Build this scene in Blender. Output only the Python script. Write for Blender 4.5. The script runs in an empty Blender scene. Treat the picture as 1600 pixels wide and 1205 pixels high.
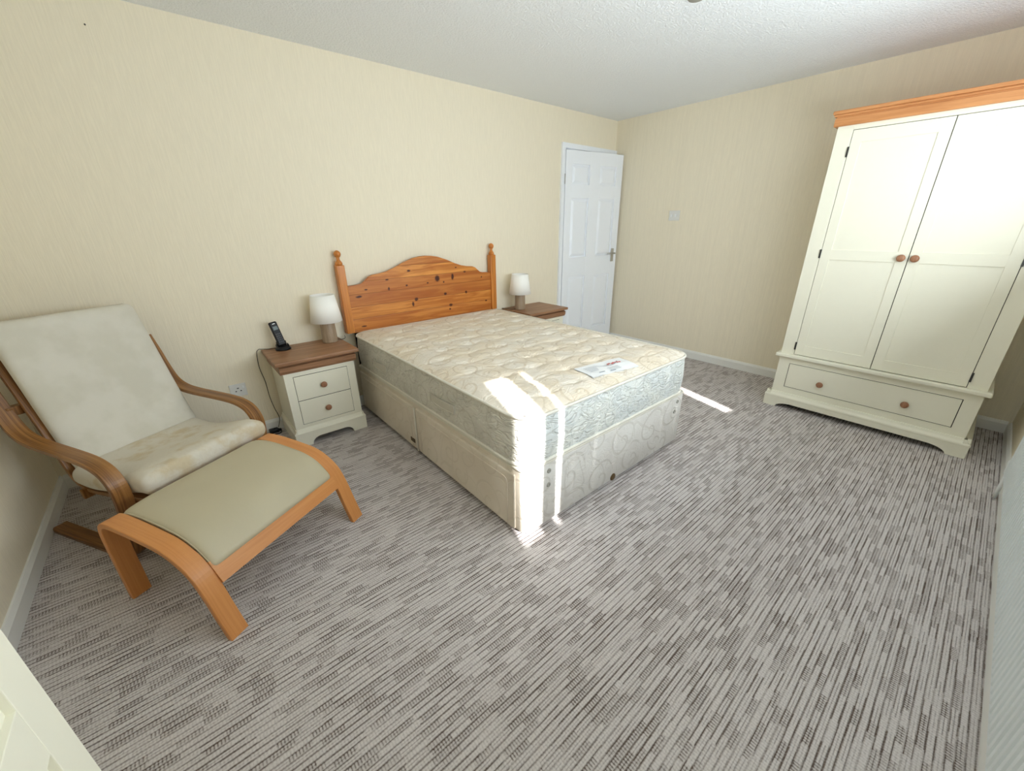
import bpy, bmesh, math, random
from mathutils import Vector, Matrix
PI = math.pi
random.seed(7)
C = bpy.context.scene.collection
S = bpy.context.scene

# ------------------------------------------------------------------ camera
XR, YF, H = 4.767, -3.368, 2.3365           # right wall, window wall, ceiling (left wall x=0, bed wall y=0)
def cam_setup():
    cx, cy, cz = 0.734, -3.0202, 1.3335
    yaw, pitch, roll, f = 0.6972, 0.3849, -0.0129, 618.38
    fw = Vector((math.sin(yaw)*math.cos(pitch), math.cos(yaw)*math.cos(pitch), -math.sin(pitch)))
    r0 = Vector((math.cos(yaw), -math.sin(yaw), 0)); u0 = r0.cross(fw)
    r = math.cos(roll)*r0 + math.sin(roll)*u0; u = -math.sin(roll)*r0 + math.cos(roll)*u0
    cd = bpy.data.cameras.new('camera'); co = bpy.data.objects.new('camera', cd); C.objects.link(co)
    m = Matrix((r, u, -fw)).transposed().to_4x4(); m.translation = (cx, cy, cz)
    co.matrix_world = m
    cd.sensor_fit = 'HORIZONTAL'; cd.sensor_width = 36; cd.lens = f/1600*36; cd.clip_start = 0.02
    S.camera = co
cam_setup()
# ------------------------------------------------------------------ light
S.view_settings.view_transform = 'Standard'; S.view_settings.look = 'None'
S.view_settings.gamma = 1.0; S.view_settings.use_curve_mapping = False
S.view_settings.exposure = 0.62
S.cycles.diffuse_bounces = 8; S.cycles.max_bounces = 12
w = bpy.data.worlds.new('sky'); S.world = w; w.use_nodes = True
w.node_tree.nodes['Background'].inputs[0].default_value = (0.75, 0.87, 1.0, 1)
w.node_tree.nodes['Background'].inputs[1].default_value = 1.2
sd = bpy.data.lights.new('sun', 'SUN'); sd.energy = 13; sd.angle = math.radians(0.9); sd.color = (1, .98, .96)
so = bpy.data.objects.new('sun', sd); C.objects.link(so)
tosun = Vector((-0.28, -0.96, 0.667)); so.rotation_euler = tosun.to_track_quat('Z', 'Y').to_euler(); so.location = (0, -9, 6)
def window_light(name, x0, x1, z0, z1, y, e, col):
    ad = bpy.data.lights.new(name, 'AREA'); ad.shape = 'RECTANGLE'; ad.size = x1-x0; ad.size_y = z1-z0
    ad.energy = e; ad.color = col
    ao = bpy.data.objects.new(name, ad); C.objects.link(ao)
    ao.location = ((x0+x1)/2, y, (z0+z1)/2); ao.rotation_euler = (PI/2+math.radians(32), 0, 0)     # faces into the room, tipped up for more ceiling bounce and less glare on the bed foot
window_light('window_daylight', 1.35, 3.55, 1.02, 1.90, YF-0.03, 60, (0.84, 0.93, 1.0))

# ------------------------------------------------------------------ mesh helpers
class MB:
    def __init__(s): s.v = []; s.f = []; s.sm = []
    def add(s, vs, fs, smooth=False):
        n = len(s.v); s.v += [tuple(v) for v in vs]; s.f += [tuple(i+n for i in f) for f in fs]; s.sm += [smooth]*len(fs)
    def bm(s, b, smooth=False):
        b.verts.index_update(); s.add([v.co[:] for v in b.verts], [[v.index for v in f.verts] for f in b.faces], smooth); b.free()
    def build(s, name, mat, parent=None, recalc=True):
        me = bpy.data.meshes.new(name); me.from_pydata(s.v, [], s.f)
        if recalc:
            b = bmesh.new(); b.from_mesh(me); bmesh.ops.recalc_face_normals(b, faces=b.faces); b.to_mesh(me); b.free()
        for p, q in zip(me.polygons, s.sm): p.use_smooth = q
        me.materials.append(mat)
        o = bpy.data.objects.new(name, me); C.objects.link(o)
        if parent: o.parent = parent
        return o
def box(m, x0, x1, y0, y1, z0, z1, bev=0.0, seg=2):
    b = bmesh.new(); bmesh.ops.create_cube(b, size=1)
    for v in b.verts: v.co = ((x0+x1)/2+v.co.x*(x1-x0), (y0+y1)/2+v.co.y*(y1-y0), (z0+z1)/2+v.co.z*(z1-z0))
    if bev: bmesh.ops.bevel(b, geom=list(b.edges), offset=bev, segments=seg, affect='EDGES', profile=0.5)
    m.bm(b)
def prism(m, pts, axis, a0, a1, bev=0.0):
    """polygon pts in the plane across 'axis', extruded from a0 to a1"""
    def P(p, a):
        return (a, p[0], p[1]) if axis == 'x' else ((p[0], a, p[1]) if axis == 'y' else (p[0], p[1], a))
    b = bmesh.new(); n = len(pts)
    v0 = [b.verts.new(P(p, a0)) for p in pts]; v1 = [b.verts.new(P(p, a1)) for p in pts]
    c0 = b.faces.new(v0); c1 = b.faces.new(v1[::-1])
    for i in range(n): b.faces.new((v0[i], v0[(i+1) % n], v1[(i+1) % n], v1[i]))
    bmesh.ops.recalc_face_normals(b, faces=b.faces)
    if bev: bmesh.ops.bevel(b, geom=list(c0.edges)+list(c1.edges), offset=bev, segments=2, affect='EDGES', profile=0.5)
    m.bm(b)
def lathe(m, prof, c=(0, 0, 0), axis='z', n=24, smooth=True):
    vs = []; fs = []
    for r, h in prof:
        for k in range(n):
            a = 2*PI*k/n; x, y = r*math.cos(a), r*math.sin(a)
            q = (x, y, h) if axis == 'z' else ((h, x, y) if axis == 'x' else (x, h, y))
            vs.append((c[0]+q[0], c[1]+q[1], c[2]+q[2]))
    for i in range(len(prof)-1):
        for k in range(n): fs.append((i*n+k, i*n+(k+1) % n, (i+1)*n+(k+1) % n, (i+1)*n+k))
    fs.append(tuple(range(n))); fs.append(tuple((len(prof)-1)*n+k for k in range(n)))
    m.add(vs, fs, smooth)
def tube(m, pts, r, n=8, closed=False):
    pts = [Vector(p) for p in pts]; L = len(pts); vs = []; fs = []
    up = None
    for i, p in enumerate(pts):
        a = pts[(i-1) % L] if (closed or i > 0) else p; b = pts[(i+1) % L] if (closed or i < L-1) else p
        t = (b-a).normalized()
        if up is None:
            up = Vector((0, 0, 1)) if abs(t.z) < .9 else Vector((1, 0, 0))
        s = t.cross(up).normalized(); up = s.cross(t).normalized()
        for k in range(n):
            an = 2*PI*k/n; vs.append(p+r*(math.cos(an)*s+math.sin(an)*up))
    for i in range(L if closed else L-1):
        j = (i+1) % L
        for k in range(n): fs.append((i*n+k, i*n+(k+1) % n, j*n+(k+1) % n, j*n+k))
    if not closed: fs += [tuple(range(n)), tuple((L-1)*n+k for k in range(n))]
    m.add(vs, fs, True)
def spline(pts, k=8, closed=False):
    out = []; n = len(pts); P = [Vector(p) for p in pts]
    R = range(n if closed else n-1)
    for i in R:
        g = (lambda j: P[j % n]) if closed else (lambda j: P[max(0, min(n-1, j))])
        a, b, c, d = g(i-1), g(i), g(i+1), g(i+2)
        for s in range(k):
            t = s/k
            out.append(0.5*((2*b)+(c-a)*t+(2*a-5*b+4*c-d)*t*t+(3*b-a-3*c+d)*t**3))
    if not closed: out.append(P[-1])
    return out
def ribbon(m, path, y0, y1, th, side=-1):
    """bent plywood: path (x,z) is the outer face, thickness goes to 'side' of travel"""
    n = len(path); L = []
    for i in range(n):
        a = path[max(0, i-1)]; b = path[min(n-1, i+1)]; t = (Vector(b)-Vector(a)).normalized()
        nn = Vector((-t.y, t.x))*side; L.append((Vector(path[i]), Vector(path[i])+nn*th))
    e = 0.0022; vs = []; fs = []
    for o, i_ in L:
        d = (i_-o).normalized()*e
        for (p, y) in ((o, y0+e), (o+d, y0), (i_-d, y0), (i_, y0+e), (i_, y1-e), (i_-d, y1), (o+d, y1), (o, y1-e)): vs.append((p.x, y, p.y))
    for i in range(n-1):
        for k in range(8): fs.append((i*8+k, i*8+(k+1) % 8, (i+1)*8+(k+1) % 8, (i+1)*8+k))
    m.add(vs, fs, False)
    m.add(vs[:8], [tuple(range(8))]); m.add(vs[-8:], [tuple(range(8))])
def pad(m, path, y0, y1, th, endr=.5, ny=40, crease=None, bulge=.0, ex=5.0):
    """soft cushion lofted along path (x,z) (its middle line) between y0 and y1"""
    P = [Vector(p) for p in path]; n = len(P); d = [0]
    for i in range(1, n): d.append(d[-1]+(P[i]-P[i-1]).length)
    T = d[-1]; K = 2*ny; vs = []; fs = []; yc = (y0+y1)/2; hw = (y1-y0)/2
    for i in range(n):
        t = (P[min(n-1, i+1)]-P[max(0, i-1)]).normalized(); nn = Vector((-t.y, t.x))
        e = min(d[i], T-d[i])/(endr*th); e = min(1, e); q = math.sqrt(max(0.0, 1-(1-e)**2))
        hh = th/2*(0.12+0.88*q); ww = hw-(1-q)*th*.35
        for k in range(K):
            a = 2*PI*k/K; ca, sa = math.cos(a), math.sin(a)
            X = math.copysign(abs(ca)**(2/ex), ca); Z = math.copysign(abs(sa)**(2/2.6), sa)
            edge = 1-abs(X)**4; b = 1+bulge*edge*math.sin(PI*d[i]/T)
            dz = 0
            if crease: dz = crease(d[i]/T, X)*(1 if Z > 0 else 0)
            p = P[i]+nn*(Z*hh*b+dz)
            vs.append((p.x, yc+X*ww, p.y))
    for i in range(n-1):
        for k in range(K): fs.append((i*K+k, i*K+(k+1) % K, (i+1)*K+(k+1) % K, (i+1)*K+k))
    fs += [tuple(range(K)), tuple((n-1)*K+k for k in range(K))]
    m.add(vs, fs, True)
def empty(name, loc=(0, 0, 0), rz=0.0):
    o = bpy.data.objects.new(name, None); C.objects.link(o); o.location = loc; o.rotation_euler = (0, 0, rz); o.empty_display_size = .1
    return o
def tag(o, label, cat, group=None):
    o['label'] = label; o['category'] = cat
    if group: o['group'] = group
    return o
def struct(o): o['kind'] = 'structure'; return o
def copy_tree(o, parent=None):
    c = o.copy(); C.objects.link(c); c.parent = parent
    for ch in list(o.children): copy_tree(ch, c)
    return c

# ------------------------------------------------------------------ materials
class NT:
    def __init__(s, name, rough=.5, spec=.3):
        s.m = bpy.data.materials.new(name); s.m.use_nodes = True; s.t = s.m.node_tree
        s.b = s.t.nodes['Principled BSDF']; s.b.inputs['Roughness'].default_value = rough
        s.b.inputs['Specular IOR Level'].default_value = spec
        s.co = None
    def n(s, typ, **kw):
        x = s.t.nodes.new(typ)
        for k, v in kw.items():
            if k in x.bl_rna.properties and k != 'inputs': setattr(x, k, v)
        return x
    def set(s, sock, v):
        if isinstance(v, bpy.types.NodeSocket): s.t.links.new(v, sock)
        else: sock.default_value = v
    def obj(s):
        if not s.co: s.co = s.n('ShaderNodeTexCoord').outputs['Object']
        return s.co
    def math(s, op, a, b=None, c=None, clamp=False):
        x = s.n('ShaderNodeMath', operation=op); x.use_clamp = clamp; s.set(x.inputs[0], a)
        if b is not None: s.set(x.inputs[1], b)
        if c is not None: s.set(x.inputs[2], c)
        return x.outputs[0]
    def vm(s, op, a, b=None):
        x = s.n('ShaderNodeVectorMath', operation=op); s.set(x.inputs[0], a)
        if b is not None: s.set(x.inputs[1], b)
        return x
    def scale(s, v, sc): return s.vm('MULTIPLY', v, sc).outputs[0]
    def sep(s, v):
        x = s.n('ShaderNodeSeparateXYZ'); s.set(x.inputs[0], v); return x.outputs
    def comb(s, a, b, c):
        x = s.n('ShaderNodeCombineXYZ'); s.set(x.inputs[0], a); s.set(x.inputs[1], b); s.set(x.inputs[2], c); return x.outputs[0]
    def noise(s, v, sc=1.0, det=3, rough=.5, dist=0.0):
        x = s.n('ShaderNodeTexNoise'); s.set(x.inputs['Vector'], v); x.inputs['Scale'].default_value = sc
        x.inputs['Detail'].default_value = det; x.inputs['Roughness'].default_value = rough; x.inputs['Distortion'].default_value = dist
        return x.outputs[0]
    def mix(s, f, a, b):
        x = s.n('ShaderNodeMix', data_type='RGBA'); s.set(x.inputs[0], f)
        s.set(x.inputs[6], a if isinstance(a, bpy.types.NodeSocket) else (*a, 1)); s.set(x.inputs[7], b if isinstance(b, bpy.types.NodeSocket) else (*b, 1))
        return x.outputs[2]
    def ramp(s, f, *stops):
        x = s.n('ShaderNodeMapRange'); s.set(x.inputs[0], f)
        x.inputs[1].default_value = stops[0]; x.inputs[2].default_value = stops[1]
        x.inputs[3].default_value = stops[2] if len(stops) > 2 else 0; x.inputs[4].default_value = stops[3] if len(stops) > 3 else 1
        x.interpolation_type = 'SMOOTHSTEP'
        return x.outputs[0]
    def col(s, c): s.set(s.b.inputs['Base Color'], c if isinstance(c, bpy.types.NodeSocket) else (*c, 1)); return s
    def bump(s, h, strength=.3, dist=.002):
        x = s.n('ShaderNodeBump'); x.inputs['Strength'].default_value = strength; x.inputs['Distance'].default_value = dist
        s.set(x.inputs['Height'], h); s.t.links.new(x.outputs[0], s.b.inputs['Normal']); return s
def plain(name, c, rough=.5, spec=.3, metal=0.0, var=.04, sc=30):
    t = NT(name, rough, spec); t.b.inputs['Metallic'].default_value = metal
    n = t.noise(t.obj(), sc, 2)
    t.col(t.mix(n, tuple(x*(1-var) for x in c), tuple(min(1, x*(1+var)) for x in c))); return t.m
def srgb(r, g, b):
    f = lambda c: (c/255/12.92) if c/255 <= .04045 else ((c/255+.055)/1.055)**2.4
    return (f(r), f(g), f(b))

def m_wall(name, c, stripes=0.0, h=(1, 0)):
    t = NT(name, .75, .15); o = t.obj()
    v = t.scale(o, (150, 150, 9)); n1 = t.noise(v, 1, 3, .6, .6)
    n2 = t.noise(t.scale(o, (55, 55, 4)), 1, 2, .5, .4)
    hgt = t.math('ADD', n1, t.math('MULTIPLY', n2, .8))
    f = t.ramp(n1, .35, .7)
    t.col(t.mix(f, tuple(x*.955 for x in c), c)); t.bump(hgt, .34, .004)
    if stripes:
        sx = t.noise(t.scale(o, (42, 42, .3)), 1, 1, .5)
        f2 = t.ramp(sx, .45, .62)
        t.col(t.mix(t.math('MULTIPLY', f2, stripes), t.mix(f, tuple(x*.955 for x in c), c), tuple(x*.86 for x in c)))
    return t.m
M = {}
WALL = srgb(238, 229, 207)
M['wall'] = m_wall('vinyl_wallpaper', WALL)
M['wall_s'] = m_wall('vinyl_wallpaper_striped', WALL, .18)
def m_ceiling():
    t = NT('stippled_ceiling', .85, .1); o = t.obj(); n = t.noise(o, 90, 3, .6)
    t.col(srgb(238, 241, 243)); t.bump(t.ramp(n, .35, .65), .45, .007); return t.m
M['ceiling'] = m_ceiling()
def m_carpet():
    t = NT('ribbed_carpet', .95, .05); x, y, z = t.sep(t.obj())
    per = .0185
    wob = t.math('MULTIPLY', t.math('SUBTRACT', t.noise(t.scale(t.obj(), (5, 3, 1)), 1, 2), .5), .003)
    yy = t.math('ADD', y, wob)
    ry = t.math('DIVIDE', yy, per); row = t.math('FLOOR', ry); fy = t.math('FRACT', ry)
    def wn(a, b, k):
        w_ = t.n('ShaderNodeTexWhiteNoise', noise_dimensions='3D'); t.set(w_.inputs['Vector'], t.comb(a, b, k)); return w_.outputs['Value']
    off = t.math('MULTIPLY', wn(row, 0.0, 3.0), 7.0)
    cell = t.math('FLOOR', t.math('ADD', t.math('DIVIDE', x, .062), off))
    rnd = wn(row, cell, 1.0); rnd2 = wn(row, cell, 5.0); rnd3 = wn(row, t.math('FLOOR', t.math('ADD', t.math('DIVIDE', x, .085), t.math('MULTIPLY', off, 2.3))), 9.0)
    odd = t.math('MODULO', t.math('ABSOLUTE', row), 2.0)              # every other row is a wide light rib, the rest groove rows
    bead = t.math('SINE', t.math('ADD', t.math('MULTIPLY', x, 2*PI/.0085), t.math('MULTIPLY', row, 2.1)))
    beadf = t.ramp(bead, -.1, .7)
    groove = t.ramp(t.math('ABSOLUTE', t.math('SUBTRACT', fy, .5)), .27, .47)     # dark between rows
    isb = t.math('MULTIPLY', t.math('GREATER_THAN', rnd, .68), t.ramp(fy, .15, .3))
    dark1 = t.math('MULTIPLY', isb, t.math('ADD', .16, t.math('MULTIPLY', beadf, t.math('ADD', .12, t.math('MULTIPLY', rnd2, .28)))))
    dark2 = t.math('MULTIPLY', groove, t.math('ADD', .24, t.math('MULTIPLY', rnd3, .72)))
    d = t.math('ADD', t.math('ADD', dark1, t.math('MULTIPLY', beadf, .13)), t.math('ADD', dark2, t.math('MULTIPLY', t.ramp(t.math('ABSOLUTE', t.math('SUBTRACT', fy, .5)), .02, .12, 1, 0), t.math('MULTIPLY', wn(cell, row, 2.0), .42))), clamp=True)
    fine = t.noise(t.scale(t.obj(), (130, 160, 1)), 1, 3, .8)
    d2 = t.math('ADD', d, t.math('MULTIPLY', t.math('SUBTRACT', fine, .5), 1.1), clamp=True)
    t.col(t.mix(d2, srgb(210, 204, 202), srgb(94, 80, 72)))
    t.bump(t.math('SUBTRACT', 1.0, d), .6, .005); return t.m
M['carpet'] = m_carpet()
def m_wood(name, c1, c2, axis='x', sc=1.0, rough=.4, spec=.4, fine=1.0, dirs=None):
    t = NT(name, rough, spec); s = {'x': (2.2, 45, 45), 'y': (45, 2.2, 45), 'z': (45, 45, 2.2), 'c': (1.6, 70, 1.6)}[axis]
    v = t.scale(t.obj(), tuple(a*sc for a in s)); n1 = t.noise(v, 1, 4, .6, .8)
    n2 = t.noise(t.scale(v, (4, 4, 4)), 1, 2, .5)
    f = t.ramp(t.math('ADD', t.math('MULTIPLY', n1, .75), t.math('MULTIPLY', n2, .25*fine)), .35, .65)
    t.col(t.mix(f, c1, c2)); t.bump(n2, .05, .001); return t.m
M['top_oak'] = m_wood('brown_oak', srgb(130, 92, 64), srgb(164, 122, 90), 'x')
M['cornice_oak'] = m_wood('honey_oak', srgb(184, 122, 72), srgb(202, 142, 90), 'y')
M['beech'] = m_wood('orange_beech_veneer', srgb(196, 130, 72), srgb(206, 142, 82), 'c', 1, .38)
M['beech_y'] = m_wood('orange_beech_rail', srgb(196, 130, 72), srgb(206, 142, 82), 'y', 1, .38)
M['walnut'] = m_wood('brown_striped_veneer', srgb(104, 66, 32), srgb(158, 112, 62), 'c', 1, .35)
M['knob'] = m_wood('brown_knob_wood', srgb(142, 98, 70), srgb(168, 122, 92), 'z', 1.5)
M['knob_o'] = m_wood('orange_knob_wood', srgb(206, 124, 52), srgb(226, 146, 72), 'z', 1.5)
M['lampwood'] = m_wood('grey_brown_lamp_wood', srgb(142, 122, 100), srgb(164, 144, 120), 'z', 1.6)
M['cream'] = plain('cream_paint', srgb(233, 230, 212), .42, .35, var=.01)
M['white'] = plain('white_gloss_paint', srgb(240, 244, 250), .35, .4, var=.01)
M['skirt'] = plain('white_skirting_paint', srgb(232, 232, 228), .45, .35, var=.01)
M['plastic'] = plain('white_plastic', srgb(232, 234, 234), .35, .4, var=.01)
M['plate'] = plain('grey_white_plate', srgb(222, 222, 218), .35, .4, var=.01)
M['black'] = plain('black_plastic', (.008, .008, .009), .35, .25, var=.1)
M['dark'] = plain('dark_gap', (.02, .018, .015), .8, .1)
M['hinge'] = plain('dark_metal_hinge', (.07, .07, .065), .4, .5, metal=.8)
M['chrome'] = plain('brushed_steel', (.55, .55, .54), .28, .5, metal=1.0)
M['screen'] = plain('grey_green_screen', srgb(84, 98, 98), .25, .5)
M['keys'] = plain('dark_grey_keys', (.05, .05, .055), .4, .4)
M['shade'] = plain('white_fabric_shade', srgb(250, 249, 244), .8, .1, var=.02, sc=200)
M['vent'] = plain('grey_vent_plastic', srgb(150, 148, 140), .5, .3)
M['brown'] = plain('brown_tag', srgb(84, 66, 40), .5, .3)
M['castor_blue'] = plain('dark_blue_castor', srgb(44, 74, 112), .3, .5)
M['radiator'] = plain('white_radiator_enamel', srgb(226, 232, 234), .35, .4, var=.01)
M['glass'] = None
def m_glass():
    t = NT('window_glass', .0, .5); t.col((1, 1, 1)); t.b.inputs['Transmission Weight'].default_value = 1; t.b.inputs['IOR'].default_value = 1.01
    return t.m
M['glass'] = m_glass()
def m_pine():
    t = NT('varnished_knotty_pine', .32, .5); o = t.obj(); x, y, z = t.sep(o)
    plank = t.math('FLOOR', t.math('DIVIDE', t.math('SUBTRACT', z, .612), .0888))
    pf = t.math('FRACT', t.math('DIVIDE', t.math('SUBTRACT', z, .612), .0888))
    v = t.comb(t.math('MULTIPLY', x, 2.2), t.math('MULTIPLY', plank, 3.7), t.math('MULTIPLY', z, 26))
    n1 = t.noise(v, 1, 3, .55, .9); w_ = t.n('ShaderNodeTexWhiteNoise', noise_dimensions='1D'); t.set(w_.inputs['W'], plank)
    f = t.ramp(n1, .3, .7)
    base = t.mix(f, srgb(176, 100, 34), srgb(222, 150, 70))
    base = t.mix(t.math('MULTIPLY', w_.outputs['Value'], .55), base, srgb(158, 84, 36))
    knots = [(2.427,.934,.024,.026),(2.574,.935,.012,.026),(2.492,.803,.014,.011),(2.703,.794,.011,.012),(2.539,.702,.018,.012),(2.221,.789,.016,.014),
      (2.189,.754,.011,.020),(1.764,.861,.024,.008),(1.825,.906,.013,.006),(2.001,.894,.008,.013),(1.994,.963,.015,.007),(2.178,1.014,.016,.007),
      (2.698,.967,.014,.007),(2.611,1.008,.009,.005),(2.335,.907,.010,.006),(2.485,.900,.008,.008),(2.874,.909,.007,.007),(2.917,.695,.012,.007),(2.528,.669,.010,.008),(1.772,.641,.02,.006),(2.15,.905,.01,.008)]
    acc = None
    jig = t.math('MULTIPLY', t.math('SUBTRACT', t.noise(o, 60, 2), .5), .7)
    for kx, kz, rx, rz in knots:
        dx = t.math('DIVIDE', t.math('SUBTRACT', x, kx), rx*1.1); dz = t.math('DIVIDE', t.math('SUBTRACT', z, kz), rz*1.1)
        d = t.math('SQRT', t.math('ADD', t.math('MULTIPLY', dx, dx), t.math('MULTIPLY', dz, dz)))
        k = t.ramp(t.math('ADD', d, jig), .55, 1.15, 1, 0)
        acc = k if acc is None else t.math('MAXIMUM', acc, k)
    base = t.mix(acc, base, srgb(70, 26, 10))
    g = t.ramp(t.math('ABSOLUTE', t.math('SUBTRACT', pf, .5)), .455, .5)
    base = t.mix(t.math('MULTIPLY', g, .6), base, srgb(120, 62, 20))
    t.col(base); t.bump(t.math('SUBTRACT', 1.0, g), .4, .004); return t.m
M['pine'] = m_pine()
M['pine_post'] = m_wood('varnished_pine_post', srgb(178, 104, 38), srgb(206, 132, 58), 'z', .8, .32, .5)
def m_damask(name, base, line, dark, axes, sc=7.0, quilt=0.0, lw=.045):
    t = NT(name, .62, .25); x, y, z = t.sep(t.obj()); q = {'x': x, 'y': y, 'z': z}
    a, b = q[axes[0]], q[axes[1]]
    wx = t.math('MULTIPLY', t.math('SUBTRACT', t.noise(t.comb(a, b, 1.0), 3.0, 1), .5), .10)
    p = t.comb(t.math('ADD', a, wx), t.math('ADD', b, wx), 0.0)
    def swirl(scale, k, shift):
        pv = t.vm('ADD', t.scale(p, (scale, scale, 0)), (shift, shift*.7, 0)).outputs[0]
        vo = t.n('ShaderNodeTexVoronoi', voronoi_dimensions='2D'); t.set(vo.inputs['Vector'], pv); vo.inputs['Scale'].default_value = 1; vo.inputs['Randomness'].default_value = .75
        dv = t.vm('SUBTRACT', pv, vo.outputs['Position']).outputs[0]
        dx, dy, _ = t.sep(dv); r = t.vm('LENGTH', dv).outputs['Value']
        th = t.math('DIVIDE', t.math('ARCTAN2', dy, dx), 2*PI)
        s = t.math('FRACT', t.math('ADD', th, t.math('MULTIPLY', r, k)))
        d = t.math('ABSOLUTE', t.math('SUBTRACT', s, .5))
        ln = t.ramp(d, lw*1.2, lw*2.4, 1, 0)
        return t.math('MULTIPLY', ln, t.ramp(r, .52, .6, 1, 0))
    s1 = swirl(sc, 2.6, 0.0)
    n = t.noise(p, sc*.55, 1); c = t.math('FRACT', t.math('MULTIPLY', n, 7.0)); cl = t.ramp(t.math('ABSOLUTE', t.math('SUBTRACT', c, .5)), .02, .07, 1, 0)
    s = t.math('MAXIMUM', s1, t.math('MULTIPLY', cl, .7))
    big = t.noise(p, sc*.8, 2); f = t.ramp(big, .4, .6)
    col = t.mix(f, base, dark); col = t.mix(t.math('MULTIPLY', s, .5), col, line)
    hgt = t.math('MULTIPLY', s, -.25)
    if quilt:
        wv = t.noise(t.comb(t.math('MULTIPLY', a, 1.0), t.math('MULTIPLY', b, 2.2), 4.0), 9, 1, .5, 1.2)
        qd = t.math('ABSOLUTE', t.math('SUBTRACT', t.math('FRACT', t.math('MULTIPLY', wv, 6.0)), .5))
        hgt = t.math('ADD', hgt, t.math('MULTIPLY', t.ramp(qd, 0, .32), quilt))
        col = t.mix(t.ramp(qd, .0, .06, .25, 0), col, line)
    weave = t.noise(t.scale(p, (1, 1, 1)), 300, 1); hgt = t.math('ADD', hgt, t.math('MULTIPLY', weave, .06))
    t.col(col); t.bump(hgt, .5, .008); return t.m
TB, TL, TD = srgb(226, 214, 194), srgb(196, 180, 156), srgb(228, 220, 206)
M['damask_top'] = m_damask('cream_damask_top', TB, TL, TD, 'xy', 5.2, .35)
M['damask_foot'] = m_damask('white_damask_foot', srgb(206, 210, 208), srgb(182, 184, 180), srgb(216, 218, 212), 'xz', 6.5, 1.3)
M['damask_side'] = m_damask('white_damask_side', srgb(206, 204, 194), srgb(186, 182, 170), srgb(216, 214, 204), 'yz', 6.5, 1.3)
M['base_foot'] = m_damask('divan_damask_foot', srgb(214, 211, 206), srgb(190, 185, 176), srgb(222, 220, 215), 'xz', 4.6, 0.2)
M['base_side'] = m_damask('divan_plain_side', srgb(214, 204, 188), srgb(206, 196, 180), srgb(218, 209, 194), 'yz', 5.0, 0.0)
M['handle'] = plain('handle_fabric', srgb(196, 192, 180), .7, .2)
M['piping'] = plain('cream_piping', srgb(218, 214, 202), .6, .2)
def m_leather(name, c, sc=60, b=.15, rough=.45):
    t = NT(name, rough, .35); n = t.noise(t.obj(), sc, 3); g = t.noise(t.obj(), 4, 2)
    t.col(t.mix(t.ramp(g, .35, .65), tuple(v*.95 for v in c), c)); t.bump(n, b, .002); return t.m
M['leather'] = m_leather('beige_leather', srgb(188, 179, 152), 90, .12, .42)
def m_canvas():
    t = NT('cream_cotton_cover', .85, .15); o = t.obj(); n = t.noise(o, 7, 3, .6); w_ = t.noise(o, 350, 1)
    t.col(t.mix(t.ramp(n, .35, .65), srgb(206, 202, 188), srgb(214, 210, 198))); t.bump(t.math('ADD', w_, t.math('MULTIPLY', n, 3)), .2, .003); return t.m
M['canvas'] = m_canvas()
def m_seat():
    t = NT('stained_cream_seat_cover', .8, .15); o = t.obj(); n = t.noise(o, 9, 4, .6); w_ = t.noise(o, 26, 2)
    t.col(t.mix(t.ramp(n, .48, .68), srgb(212, 206, 192), srgb(200, 186, 158))); t.bump(t.math('ADD', w_, t.math('MULTIPLY', n, 2)), .25, .006); return t.m
M['seat'] = m_seat()

# ------------------------------------------------------------------ room shell
DX0, DX1, DH = 3.957, 4.745, 2.02           # door opening in the bed wall
WX0, WX1, WZ0, WZ1 = 0.95, 3.65, 0.935, 2.0  # window opening behind the camera
m = MB(); box(m, -.1, XR+.1, YF-.1, 0.0, -.1, 0); box(m, DX0, DX1, 0, 1.0, -.1, 0); struct(m.build('floor', M['carpet']))
m = MB(); box(m, -.1, XR+.1, YF-.12, .1, H, H+.1); struct(m.build('ceiling', M['ceiling']))
m = MB(); box(m, -.1, DX0, 0, .1, 0, H); box(m, DX0, DX1, 0, .1, DH, H); box(m, DX1, XR+.1, 0, .1, 0, H); struct(m.build('wall_back', M['wall']))
m = MB(); box(m, XR, XR+.1, YF, 0, 0, H); struct(m.build('wall_right', M['wall_s']))
m = MB(); box(m, -.1, 0, YF, 0, 0, H); struct(m.build('wall_left', M['wall']))
m = MB()
box(m, -.1, WX0, YF-.12, YF, 0, H); box(m, WX1, XR+.1, YF-.12, YF, 0, H)
box(m, WX0, WX1, YF-.12, YF, 0, WZ0); box(m, WX0, WX1, YF-.12, YF, WZ1, H); struct(m.build('wall_front', M['wall']))
# hallway beyond the door
m = MB(); box(m, DX0-.1, DX0, .1, 1.0, 0, H); box(m, DX1, DX1+.1, .1, 1.0, 0, H); box(m, DX0-.1, DX1+.1, 1.0, 1.1, 0, H); box(m, DX0, DX1, .1, 1.0, H, H+.1)
struct(m.build('wall_hallway', M['wall']))
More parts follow.
